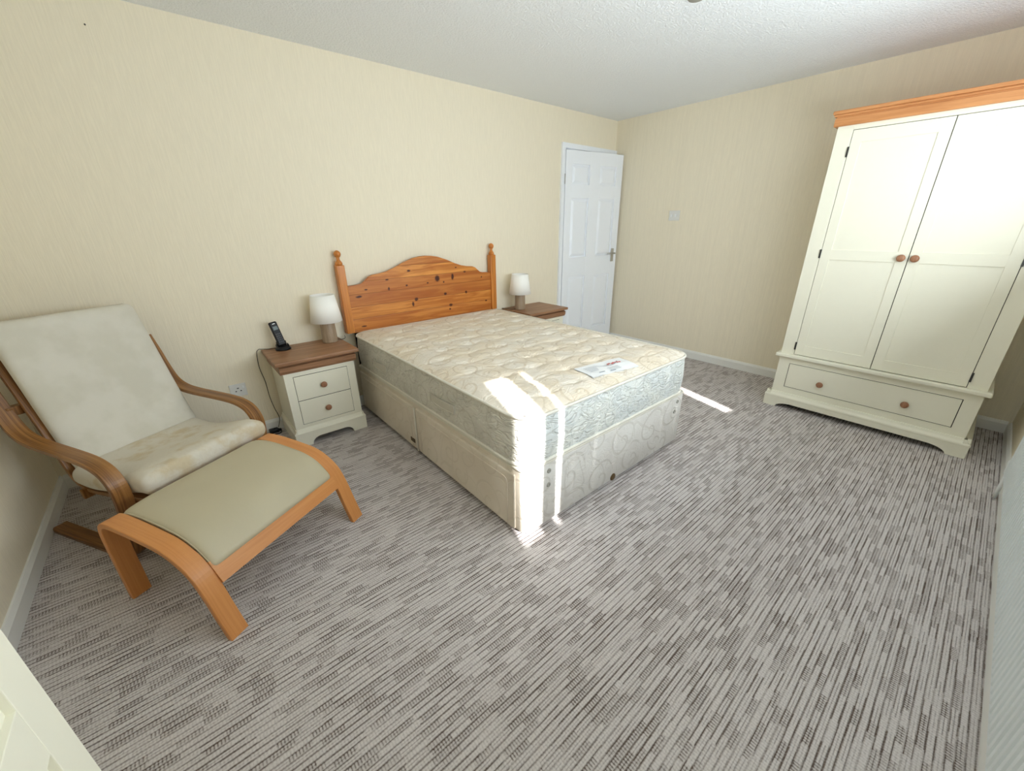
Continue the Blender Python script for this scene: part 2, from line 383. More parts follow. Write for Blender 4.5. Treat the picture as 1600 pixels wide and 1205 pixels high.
# skirting
def skirt(name, pts):
    m = MB()
    for (x0, x1, y0, y1) in pts:
        if x1-x0 > y1-y0:
            yy = -1 if y0 < -1e-6 and y1 > -.1 else 1
            if yy < 0: prism(m, [(y1, 0), (y0, 0), (y0, .064), (y0+.009, .082), (y1, .082)], 'x', x0, x1)
            else: prism(m, [(y0, 0), (y1, 0), (y1, .064), (y1-.009, .082), (y0, .082)], 'x', x0, x1)
        else:
            if x0 > 1: prism(m, [(x1, 0), (x0, 0), (x0, .064), (x0+.009, .082), (x1, .082)], 'y', y0, y1)
            else: prism(m, [(x0, 0), (x1, 0), (x1, .064), (x1-.009, .082), (x0, .082)], 'y', y0, y1)
    struct(m.build(name, M['skirt']))
skirt('baseboard_back', [(0.016, 3.918, -.016, 0)])
skirt('baseboard_right', [(XR-.016, XR, YF+.016, -.016)])
skirt('baseboard_left', [(0, .016, YF+.016, 0)])
skirt('baseboard_front', [(0.56, XR-.016, YF, YF+.016)])
# door frame
m = MB()
box(m, 3.918, 3.962, -.017, 0, 0, 2.0617); box(m, 3.9622, XR-.001, -.0165, 0, 2.018, 2.0615); box(m, 4.745, XR-.001, -.012, 0, 0, 2.02, .003)
box(m, DX0, DX0+.006, 0, .1, 0, DH); box(m, DX1-.006, DX1, 0, .1, 0, DH); box(m, DX0, DX1, 0, .1, DH-.006, DH)
struct(m.build('trim_1', M['white']))
# door leaf, hinged on the left, ajar into the room
def make_door():
    root = struct(empty('door_1', (3.968, -.020, .006), math.radians(-8.4)))
    W_, Z_, T = .775, 2.000, .035
    m = MB(); us = [(.085, .315), (.455, .685)]; zs = [(.20, .80), (1.0, 1.575), (1.70, 1.88)]
    box(m, 0, W_, .014, T, 0, Z_, .001)
    # stiles and rails stand proud of the panel ground
    box(m, 0, us[0][0], 0, .016, 0, Z_, .002); box(m, us[0][1], us[1][0], 0, .016, 0, Z_, .002); box(m, us[1][1], W_, 0, .016, 0, Z_, .002)
    zz = [0]+[a for q in zs for a in q]+[Z_]
    for (a, b) in us:
        for i in range(0, len(zz), 2): box(m, a-.001, b+.001, 0.0002, .016, zz[i], zz[i+1], .002)
    leaf = m.build('leaf', M['white'], root)
    for (a, b) in us:
        for (c, d) in zs:
            m = MB(); e = .026; x0, x1, z0, z1 = a+e*.3, b-e*.3, c+e*.3, d-e*.3
            o_ = [(x0, .0142, z0), (x1, .0142, z0), (x1, .0142, z1), (x0, .0142, z1)]
            i_ = [(x0+e, .002, z0+e), (x1-e, .002, z0+e), (x1-e, .002, z1-e), (x0+e, .002, z1-e)]
            m.add(o_+i_, [(4, 5, 6, 7)]+[(k, (k+1) % 4, 4+(k+1) % 4, 4+k) for k in range(4)]+[(3, 2, 1, 0)])
            m.build('moulded_panel', M['white'], leaf)
    m = MB(); box(m, W_-.085, W_-.045, -.008, 0, .93, 1.07, .003)
    tube(m, [(W_-.065, -.006, 1.02), (W_-.065, -.045, 1.02)], .009); tube(m, [(W_-.06, -.045, 1.02), (W_-.12, -.047, 1.02), (W_-.172, -.043, 1.018)], .009)
    h = m.build('door_handle', M['chrome'], root); h['label'] = 'brushed steel lever handle on a backplate'
    for z in (.25, 1.70):
        m = MB(); lathe(m, [(.006, 0), (.006, .09)], (-.006, .0, z), 'z', 10); m.build('hinge', M['chrome'], root)
make_door()
# window with closed white blind panels that leave narrow gaps (behind the camera)
def make_window():
    root = struct(empty('window_1', (0, 0, 0)))
    m = MB(); y0, y1 = YF-.115, YF-.085
    for z in (WZ0, WZ1-.05): box(m, WX0, WX1, y0, y1, z, z+.05, .004)
    for x in (WX0, 2.12, 2.42, WX1-.05): box(m, x, x+.05, y0, y1, WZ0+.05, WZ1-.05, .004)
    m.build('window_frame', M['plastic'], root)
    # unseen blind panels, their gaps placed to cut the sun into thin strips
    y = YF-.052
    for a, b in ((WX0, 1.237), (1.356, 1.452), (1.474, 2.10), (2.10, 2.72), (2.72, 3.283), (3.374, WX1)):
        m = MB(); n = max(2, int((b-a)/.04))
        for i in range(n):
            xa = a+(b-a)*i/n; xb = a+(b-a)*(i+1)/n; dy = .004*math.sin(i*1.7)
            m.add([(xa, y+dy, WZ0), (xb, y+dy, WZ0), (xb, y+dy, WZ1), (xa, y+dy, WZ1), (xa, y+dy-.003, WZ0), (xb, y+dy-.003, WZ0), (xb, y+dy-.003, WZ1), (xa, y+dy-.003, WZ1)],
                  [(0, 1, 2, 3), (7, 6, 5, 4), (0, 4, 5, 1), (3, 2, 6, 7), (0, 3, 7, 4), (1, 5, 6, 2)])
        m.build('blind', M['plastic'], root)
    m = MB(); box(m, WX0-.03, WX1+.03, YF-.085, YF+.03, WZ0-.025, WZ0, .006); m.build('window_sill', M['white'], root)
make_window()

# ------------------------------------------------------------------ bed
BX0, BX1, BY0, BY1 = 1.672, 3.020, -1.974, -.076      # left, right, foot, head
def rr_outline(x0, x1, y0, y1, r, k=8, step=.03):
    pts = []
    for cx_, cy_, a0 in ((x1-r, y1-r, 0), (x0+r, y1-r, 90), (x0+r, y0+r, 180), (x1-r, y0+r, 270)):
        for i in range(k+1):
            a = math.radians(a0+90*i/k); pts.append((cx_+r*math.cos(a), cy_+r*math.sin(a)))
    out = []; n = len(pts)
    for i in range(n):
        a, b = Vector(pts[i]), Vector(pts[(i+1) % n]); L = (b-a).length; s = max(1, int(L/step))
        for j in range(s): out.append(tuple(a+(b-a)*j/s))
    return out
def make_mattress():
    root = empty('mattress', ((BX0+BX1)/2, (BY0+BY1)/2, .372)); ox, oy, oz = root.location
    loc = lambda p: (p[0]-ox, p[1]-oy, p[2]-oz)
    tag(root, 'cream damask double mattress with a tufted top lying on the divan base', 'mattress')
    ZT, ZB, R = .612, .372, .11
    # tuft positions
    tufts = []
    j = 0; y = BY0+.13
    while y < BY1-.06:
        x = BX0+(.13 if j % 2 else .235)
        while x < BX1-.08:
            if not (2.18 < x < 2.60 and -1.95 < y < -1.70): tufts.append((x+random.uniform(-.012, .012), y+random.uniform(-.012, .012), random.uniform(.7, 1.2)))
            x += .215
        y += .148; j += 1
    nx, ny = 150, 210; vs = []; fs = []
    def ztop(x, y):
        e = max(0, min(x-BX0, BX1-x, y-BY0, BY1-y)); return ZT-.012+.030*(1-max(0, 1-e/.15)**2)
    def rmap(x, y):
        for cx_, sx in ((BX0+R, -1), (BX1-R, 1)):
            for cy_, sy in ((BY0+R, -1), (BY1-R, 1)):
                a, b = (x-cx_)*sx/R, (y-cy_)*sy/R
                if a > 0 and b > 0:
                    return cx_+sx*R*a*math.sqrt(1-b*b/2), cy_+sy*R*b*math.sqrt(1-a*a/2)
        return x, y
    for j in range(ny+1):
        for i in range(nx+1):
            x = BX0+(BX1-BX0)*i/nx; y = BY0+(BY1-BY0)*j/ny
            e = min(x-BX0, BX1-x, y-BY0, BY1-y)
            px, py = rmap(x, y)
            z = ztop(px, py)
            for tx, ty, s in tufts:
                dx, dy = px-tx, py-ty
                if abs(dx) < .16 and abs(dy) < .10:
                    z -= s*(.010*math.exp(-(dx*dx+dy*dy)/(2*.024**2)) + .011*math.exp(-(dx*dx)/(2*.055**2)-((dy+.15*dx)**2)/(2*.009**2)))
            z += .0022*math.sin(px*31+math.sin(py*14)*2)*math.cos(py*37)*min(1, e/.05)
            vs.append(loc((px, py, z)))
    for j in range(ny):
        for i in range(nx):
            a = j*(nx+1)+i; fs.append((a, a+1, a+nx+2, a+nx+1))
    m = MB(); m.add(vs, fs, True); top = m.build('tufted_top', M['damask_top'], root, recalc=False)
    top['label'] = 'beige damask top panel with pulled tufts'
    ol = rr_outline(BX0, BX1, BY0, BY1, R)
    for nm, mt, sel in (('border_foot', 'damask_foot', 0), ('border_side', 'damask_side', 1)):
        pass
    # border: four panels would move together, one part with two fabrics sides
    me = MB(); rows = 12; n = len(ol)
    cxm, cym = (BX0+BX1)/2, (BY0+BY1)/2
    for r_ in range(rows+1):
        t = r_/rows; z = ZB+(ZT-.012-ZB)*t; bul = .010*math.sin(PI*t)**.7
        for i, (x, y) in enumerate(ol):
            a, b = Vector(ol[i-1]), Vector(ol[(i+1) % n]); tt = (b-a).normalized(); nn = Vector((tt.y, -tt.x))
            me.v.append(loc((x+nn.x*bul, y+nn.y*bul, z)))
    for r_ in range(rows):
        for i in range(n): me.f.append((r_*n+i, r_*n+(i+1) % n, (r_+1)*n+(i+1) % n, (r_+1)*n+i)); me.sm.append(True)
    me.f.append(tuple(range(n))); me.sm.append(False)
    bo = me.build('border', M['damask_foot'], root, recalc=False); bo.data.materials.append(M['damask_side'])
    for p in bo.data.polygons:
        if abs(p.normal.x) > .72: p.material_index = 1
    for z in (ZT-.010, ZB+.004):
        m = MB(); tube(m, [loc((x, y, z)) for x, y in rr_outline(BX0-.003, BX1+.003, BY0-.003, BY1+.003, R)], .0075, 8, True); m.build('piping', M['piping'], root)
    for (ya, yb, zc) in ((-1.465, -1.225, .480), (-.66, -.43, .480)):
        m = MB(); x = BX0-.013; n = 24
        pts = [(x-.010*math.sin(PI*i/n), ya+(yb-ya)*i/n, zc) for i in range(n+1)]
        for i in range(n):
            (xa, a, _), (xb, b, _) = pts[i], pts[i+1]; h = .022
            q = [(xa, a, zc-h), (xb, b, zc-h), (xb, b, zc+h), (xa, a, zc+h)]; q2 = [(xx+.003, yy, z_) for xx, yy, z_ in q]
            m.add([loc(v) for v in q+q2], [(0, 1, 2, 3), (7, 6, 5, 4), (0, 4, 5, 1), (3, 2, 6, 7)]+([(0, 3, 7, 4)] if i == 0 else [])+([(1, 5, 6, 2)] if i == n-1 else []))
        for yy in (ya+.003, yb-.003): tube(m, [loc((x-.002, yy, zc-.025)), loc((x-.002, yy, zc+.025))], .003, 6)
        tube(m, [loc((px-.001, py, zc-.022)) for px, py, _ in pts], .0028, 6)
        m.build('handle', M['handle'], root)
    # sewn-on label
    m = MB(); A = math.radians(-7)
    c = Vector((2.392, -1.826)); ux = Vector((math.cos(A), math.sin(A))); uy = Vector((-ux.y, ux.x))
    def L(a, b, h=.0): q = c+ux*a+uy*b; return loc((q.x, q.y, ztop(q.x, q.y)+.0035+h))
    ns = 16; vs = []; fs = []
    for j in range(5):
        for i in range(ns+1): vs.append(L(-.168+.336*i/ns, -.072+.144*j/4, .0015*math.sin(i*.9)*math.cos(j)))
    for j in range(4):
        for i in range(ns): a = j*(ns+1)+i; fs.append((a, a+1, a+ns+2, a+ns+1))
    k = len(vs); vs2 = [(v[0], v[1], v[2]-.004) for v in vs]
    m.add(vs+vs2, fs+[tuple(q+k for q in f[::-1]) for f in fs]); lab = m.build('sewn_label', M['plastic'], root, recalc=False)
    lab['label'] = 'white printed label with red and grey marks'
    red = plain('red_print', srgb(204, 116, 112), .6); grey = plain('grey_print', srgb(150, 156, 164), .6)
    def mark(name, segs, mt, h=.0022):
        m = MB()
        for (a0, b0, a1, b1, w_) in segs:
            d = Vector((a1-a0, b1-b0)).normalized()*w_/2; e = Vector((-d.y, d.x))
            m.add([L(a0-e.x, b0-e.y, h), L(a1-e.x, b1-e.y, h), L(a1+e.x, b1+e.y, h), L(a0+e.x, b0+e.y, h)], [(0, 1, 2, 3)])
        m.build(name, mt, lab, recalc=False)
    mark('red_lettering', [(.02+.014*i, .012+.006*math.sin(i*2), .032+.014*i, .026+.008*math.sin(i*3), .011) for i in range(7)], red)
    cur = [(-.05+.16*i/14, .034-.034*math.sin(PI*i/14), ) for i in range(15)]
    mark('grey_lettering', [(*cur[i], *cur[i+1], .004) for i in range(14)]
         + [(-.135, .036-.013*i, -.05-.006*i, .036-.013*i, .003) for i in range(5)] + [(-.02, -.022-.012*i, .06, -.022-.012*i, .003) for i in range(3)] + [(-.1, -.045, -.06, -.045, .007), (-.03, -.055, .01, -.055, .007)], grey)
make_mattress()
def make_divan():
    root = empty('divan_base', ((BX0+BX1)/2, (BY0+BY1)/2, 0)); ox, oy, oz = root.location
    loc = lambda p: (p[0]-ox, p[1]-oy, p[2]-oz)
    tag(root, 'cream fabric divan bed base with two side drawers under the mattress', 'bed base')
    ZB, ZT, R = .028, .362, .035
    ol = rr_outline(BX0, BX1, BY0, BY1, R, 6, .2); n = len(ol)
    me = MB(); zs = [(ZB, .006), (ZB+.006, 0), (ZT-.02, 0), (ZT-.006, .003), (ZT, .010)]
    for z, ins in zs:
        for i, (x, y) in enumerate(ol):
            a, b = Vector(ol[i-1]), Vector(ol[(i+1) % n]); tt = (b-a).normalized(); nn = Vector((tt.y, -tt.x)); me.v.append(loc((x-nn.x*ins, y-nn.y*ins, z)))
    for r_ in range(len(zs)-1):
        for i in range(n): me.f.append((r_*n+i, r_*n+(i+1) % n, (r_+1)*n+(i+1) % n, (r_+1)*n+i)); me.sm.append(True)
    me.f += [tuple(range(n))[::-1], tuple((len(zs)-1)*n+i for i in range(n))]; me.sm += [False, False]
    bo = me.build('base', M['base_foot'], root, recalc=False); bo.data.materials.append(M['base_side'])
    for p in bo.data.polygons:
        if abs(p.normal.x) > .72: p.material_index = 1
    m = MB(); tube(m, [loc((x, y, ZT-.003)) for x, y in rr_outline(BX0+.002, BX1-.002, BY0+.002, BY1-.002, R, 6, .2)], .006, 8, True); m.build('piping', M['piping'], root)
    # drawers on the left side
    for (ya, yb) in ((-1.915, -1.005), (-.975, -.11)):
        m = MB(); box(m, BX0-.010-ox, BX0+.004-ox, ya-oy, yb-oy, ZB+.004, .326, .006, 3); dr = m.build('drawer_front', M['base_side'], root)
        m = MB(); z0, z1 = ZB+.008, .292; r = .028; x = BX0-.0105; a, b = ya+.045, yb-.045
        pts = [(x, a, z0), (x, a, z1-r)]+[(x, a+r-r*math.cos(q), z1-r+r*math.sin(q)) for q in [PI/2*i/6 for i in range(1, 7)]]
        pts += [(x, b-r+r*math.sin(q), z1-r+r*math.cos(q)) for q in [PI/2*i/6 for i in range(0, 7)]]+[(x, b, z0)]
        tube(m, [loc(p) for p in pts], .0026, 6); m.build('drawer_piping', M['base_side'], dr)
    m = MB(); tube(m, [loc((BX0-.010, -.990, ZB)), loc((BX0-.010, -.990, .325))], .006, 8); m.build('end_seam', M['piping'], root)
    m = MB(); box(m, BX0-.0135-ox, BX0-.009-ox, -.960-oy, -.905-oy, .070, .096, .001); t_ = m.build('maker_tag', M['brown'], root); t_['label'] = 'small dark brown tag'
    for (x, z) in ((1.820, .312), (1.819, .238), (2.935, .316), (2.915, .254)):
        m = MB(); lathe(m, [(.0, 0), (.004, -.001), (.004, -.003), (.0105, -.004), (.012, -.002), (.012, .002)], loc((x, BY0, z)), 'y', 16); m.build('vent', M['vent'], root)
    m = MB(); lathe(m, [(.0, -.005), (.006, -.006), (.020, -.004), (.022, 0), (.022, .002)], loc((2.322, BY0, .047)), 'y', 18); o = m.build('linking_catch', M['brown'], root); o['label'] = 'round bronze catch at the bottom of the foot end'
    for i, (x, y) in enumerate(((BX0+.05, BY0+.05), (BX1-.05, BY0+.05), (BX0+.05, BY1-.05), (BX1-.05, BY1-.05))):
        m = MB(); lathe(m, [(.018, .0), (.026, .004), (.030, .012), (.030, .020), (.018, .028), (.012, .034)], loc((x, y, 0)), 'z', 20)
        m.build('castor', M['castor_blue'] if i == 0 else M['black'], root)
make_divan()
def make_headboard():
    root = empty('headboard', (2.335, -.045, .05)); ox, oy, oz = root.location
    tag(root, 'orange knotty pine headboard with an arched top and two turned-finial posts', 'headboard')
    half = [(1.690, .942), (1.780, .948), (1.808, .955), (1.832, .974), (1.856, .995), (1.885, 1.006), (1.94, 1.011), (2.0, 1.022), (2.06, 1.042), (2.14, 1.076), (2.22, 1.103), (2.28, 1.114)]
    top = half+[(2.335, 1.117)]+[(4.67-x, z) for x, z in half[::-1]]
    m = MB(); prism(m, [(2.975, .60), (1.695, .60)]+top, 'y', -.058, -.036, .004)
    p = m.build('panel', M['pine'], root); p.matrix_parent_inverse = Matrix.Translation(root.location).inverted()
    for x in (1.666, 3.004):
        m = MB(); box(m, x-.028, x+.028, -.072, -.016, .605, 1.090, .005)
        po = m.build('post', M['pine_post'], root); po.matrix_parent_inverse = Matrix.Translation(root.location).inverted()
        m = MB(); lathe(m, [(.016, 0), (.024, .004), (.025, .014), (.019, .026), (.013, .034), (.010, .040), (.012, .043), (.012, .047), (.010, .050), (.018, .058), (.0235, .070), (.0235, .080), (.018, .091), (.008, .098), (.001, .100)], (x, -.044, 1.088), 'z', 24)
        fi = m.build('finial', M['pine_post'], po)
        m = MB(); box(m, x-.012+(.05 if x < 2 else -.05), x+.024+(.05 if x < 2 else -.05), -.036, -.018, .05, .70, .002)
        st = m.build('strut', M['dark'], root); st.matrix_parent_inverse = Matrix.Translation(root.location).inverted()
make_headboard()

# ------------------------------------------------------------------ bedside cabinets
def knob(m, x, y, z, r=.017, l=.026, d=(0, -1)):
    """turned knob on a face at (x,y,z), sticking out along d"""
    pr = [(r*.55, 0), (r*.45, l*.35), (r*.8, l*.5), (r, l*.68), (r*.95, l*.86), (r*.55, l*.98), (r*.05, l)]
    if d == (0, -1): lathe(m, [(a, -h) for a, h in pr], (x, y, z), 'y', 20)
    elif d == (-1, 0): lathe(m, [(a, -h) for a, h in pr], (x, y, z), 'x', 20)
    else: lathe(m, [(a, h) for a, h in pr], (x, y, z), 'x', 20)
def arch(x0, x1, zt, a, r, h):
    """foot rail outline with an arched cut-out: feet of width a, arch height h"""
    pts = [(x0, 0), (x0+a, 0)]
    for i in range(9):
        q = PI/2*i/8; pts.append((x0+a+r*(1-math.cos(q)), h*math.sin(q)))
    for i in range(9):
        q = PI/2*(1-i/8); pts.append((x1-a-r*(1-math.cos(q)), h*math.sin(q)))
    return pts+[(x1-a, 0), (x1, 0), (x1, zt), (x0, zt)]
def make_nightstand():
    """origin: back centre on the floor; front faces -y"""
    root = empty('bedside_cabinet', (1.333, -.012, 0))
    w_, d = .215, .372
    m = MB(); box(m, -w_, w_, -d+.001, -.001, .10, .505)                               # carcass block behind the frame
    box(m, -w_, -w_+.050, -d-.004, -d+.012, .12, .505, .0015); box(m, w_-.050, w_, -d-.004, -d+.012, .12, .505, .0015)
    box(m, -w_+.048, w_-.048, -d-.0038, -d+.012, .475, .505, .0012); box(m, -w_+.048, w_-.048, -d-.0038, -d+.012, .12, .145, .0012)
    m.build('carcass', M['cream'], root)
    m = MB(); a = .165
    m2 = MB(); box(m2, -a, a, -d-.0025, -d+.004, .1455, .474); m2.build('shadow_gap', M['dark'], root)
    for z0, z1 in ((.312, .472), (.148, .308)):
        m = MB(); box(m, -a+.002, a-.002, -d-.006, -d+.006, z0, z1, .0015); dr = m.build('drawer', M['cream'], root)
        m = MB(); knob(m, 0, -d-.006, (z0+z1)/2, .0195, .028); m.build('knob', M['knob'], dr)
    m = MB()
    prism(m, arch(-.230, .230, .092, .095, .055, .046), 'y', -d-.022, -d+.001, .003)
    for s in (-1, 1): box(m, s*.230-(.018 if s > 0 else 0), s*.230+(0 if s > 0 else .018), -d, -.006, 0, .092, .002)
    prism(m, [(-.001, .088), (-d-.024, .088), (-d-.024, .096), (-d-.014, .108), (-d-.008, .122), (-.001, .122)], 'x', -.222, .222)
    for s in (-1, 1): prism(m, [(s*.212, .088), (s*.232, .088), (s*.232, .096), (s*.223, .108), (s*.217, .122), (s*.212, .122)], 'y', -d-.020, -.004)
    m.build('plinth', M['cream'], root)
    m = MB(); box(m, -.250, .250, -.410, 0, .564, .587, .006, 3)
    prism(m, [(-.002, .563), (-.376, .563), (-.376, .553), (-.394, .549), (-.394, .522), (-.384, .505), (-.002, .505)], 'x', -.230, .230)
    m.build('top', M['top_oak'], root)
    return root
ns = make_nightstand()
tag(ns, 'cream bedside cabinet with brown wooden top, two drawers visible, left of the bed', 'bedside cabinet')
ns2 = copy_tree(ns); ns2.location = (3.388, -.012, 0)
tag(ns2, 'bedside cabinet mostly hidden behind the bed, next to the white door, only wooden top showing', 'bedside cabinet')
def make_lamp():
    root = empty('table_lamp', (0, 0, 0))
    m = MB(); lathe(m, [(.047, 0), (.050, .003), (.050, .006), (.047, .150), (.045, .155), (.01, .158), (.008, .185)], (0, 0, 0), 'z', 32); m.build('lamp_base', M['lampwood'], root)
    m = MB(); n = 40; vs = []; fs = []
    pr = [(.103, .145), (.0765, .325), (.0745, .325), (.101, .145)]
    for r, h in pr:
        for k in range(n): vs.append((r*math.cos(2*PI*k/n), r*math.sin(2*PI*k/n), h))
    for i in range(4):
        for k in range(n): fs.append((i*n+k, i*n+(k+1) % n, ((i+1) % 4)*n+(k+1) % n, ((i+1) % 4)*n+k))
    m.add(vs, fs, True)
    sh = m.build('lamp_shade', M['shade'], root)
    m = MB()
    for k in range(3): a = 2*PI*k/3; tube(m, [(0, 0, .185), (.1*math.cos(a), .1*math.sin(a), .150)], .0015, 6)
    lathe(m, [(.014, .175), (.014, .215), (.008, .22)], (0, 0, 0), 'z', 14); m.build('shade_carrier', M['plastic'], sh)
    return root
l1 = make_lamp(); l1.location = (1.498, -.117, .587)
tag(l1, 'table lamp with white shade on the left bedside cabinet beside the phone', 'table lamp')
l2 = copy_tree(l1); l2.location = (3.238, -.165, .587)
tag(l2, 'table lamp with white shade on the far right bedside cabinet near the door', 'table lamp')
m = MB(); tube(m, spline([(.048, -.01, .012), (.075, -.015, .006), (.10, .0, .005), (.115, .035, .004), (.128, .085, .002), (.133, .103, .0)], 6), .0022, 6)
m.build('cord', M['black'], l1)
m = MB(); tube(m, spline([(-.048, .01, .008), (-.075, .03, .004), (-.085, .08, .003), (-.095, .125, .003), (-.10, .150, .001)], 6), .0022, 6)
m.build('cord', M['black'], l2)
# phone
def make_phone():
    ax, ay, az = 1.200, -.105, .5875
    cr = empty('phone_cradle', (ax, ay, az)); tag(cr, 'black charging cradle holding the upright cordless phone on the bedside cabinet', 'phone cradle')
    m = MB(); lathe(m, [(.044, 0), (.047, .003), (.046, .010), (.036, .020), (.030, .022)], (0, 0, 0), 'z', 32)
    box(m, -.030, .030, .022, .034, .012, .052, .005); box(m, -.036, -.030, -.02, .024, .012, .034, .002); box(m, .030, .036, -.02, .024, .012, .034, .002)
    m.build('cradle_body', M['black'], cr)
    m = MB(); pts = spline([(-.02, .035, .006), (-.07, .06, .003), (-.115, .085, .005), (-.130, .090, .004), (-.144, .094, -.02), (-.150, .096, -.12), (-.138, .092, -.22), (-.136, .088, -.33), (-.126, .085, -.42), (-.112, .082, -.50), (-.132, .078, -.567)], 8)
    tube(m, pts, .0022, 6); m.build('cord', M['black'], cr)
    hs = empty('cordless_phone', (ax, ay, az+.0290)); tag(hs, 'black cordless phone handset standing upright in its cradle', 'phone')
    hs.rotation_euler = (math.radians(-14), math.radians(-6), math.radians(14))
    m = MB(); box(m, -.024, .024, -.012, .012, 0, .158, .008, 4); m.build('handset_body', M['black'], hs)
    m = MB(); box(m, -.015, .015, -.0135, -.011, .104, .128, .0008); m.build('screen', M['screen'], hs)
    m = MB()
    for i in range(3):
        for j in range(5): box(m, -.016+i*.0115, -.007+i*.0115, -.0135, -.011, .020+j*.013, .029+j*.013, .001)
    m.build('keypad', M['keys'], hs)
    m = MB(); box(m, -.008, .008, -.0132, -.0115, .143, .146); m.build('earpiece', M['chrome'], hs)
make_phone()
m = MB(); box(m, 1.005, 1.062, -.070, -.028, 0, .028, .005); box(m, 1.062, 1.08, -.062, -.04, .004, .018, .003)
tube(m, spline([(1.03, -.05, .02), (1.05, -.06, .035), (1.075, -.075, .012), (1.06, -.10, .005), (1.02, -.09, .004)], 6), .003, 6)
tag(m.build('power_adapter', M['black']), 'small black power adapter on the carpet by the skirting, left of cabinet', 'power adapter')

# ------------------------------------------------------------------ wall fittings
def plate_w(root, m): pass
so_ = empty('wall_socket', (.902, 0, .345)); tag(so_, 'white plug socket on the cream wall above the chair armrest', 'socket')
m = MB(); box(m, -.046, .046, -.009, 0, -.043, .043, .003); m.build('faceplate', M['plate'], so_)
m = MB()
for a, b, c, d in ((-.006, .006, .012, .017), (-.018, -.010, -.008, -.002), (.010, .018, -.008, -.002)): box(m, a, b, -.0098, -.008, c, d)
m.build('pin_hole', M['dark'], so_)
m = MB(); box(m, .024, .036, -.013, -.008, .010, .028, .002); m.build('rocker', M['plastic'], so_)
ls = empty('light_switch', (XR, -.777, 1.403)); tag(ls, 'small white light switch on the right-hand wall between door and wardrobe', 'light switch')
m = MB(); box(m, -.010, 0, -.056, .056, -.046, .046, .003); m.build('faceplate', M['plate'], ls)
for y in (-.018, .026):
    m = MB(); box(m, -.015, -.009, y-.010, y+.010, -.014, .014, .002); m.build('rocker', M['plastic'], ls)
cr_ = empty('ceiling_rose', (2.972, -1.742, H)); tag(cr_, 'small pale ceiling rose just touching the top edge of the photo', 'ceiling rose')
m = MB(); lathe(m, [(.045, 0), (.045, -.012), (.035, -.022), (.01, -.026)], (0, 0, 0), 'z', 28); m.build('rose', M['vent'], cr_)
m = MB(); lathe(m, [(.002, .0), (.002, -.006), (.0035, -.008), (.001, -.009)], (.734, 0, 2.209), 'y', 10)
tag(m.build('wall_nail', M['hinge']), 'tiny dark nail in the cream wall near the top left corner', 'nail')

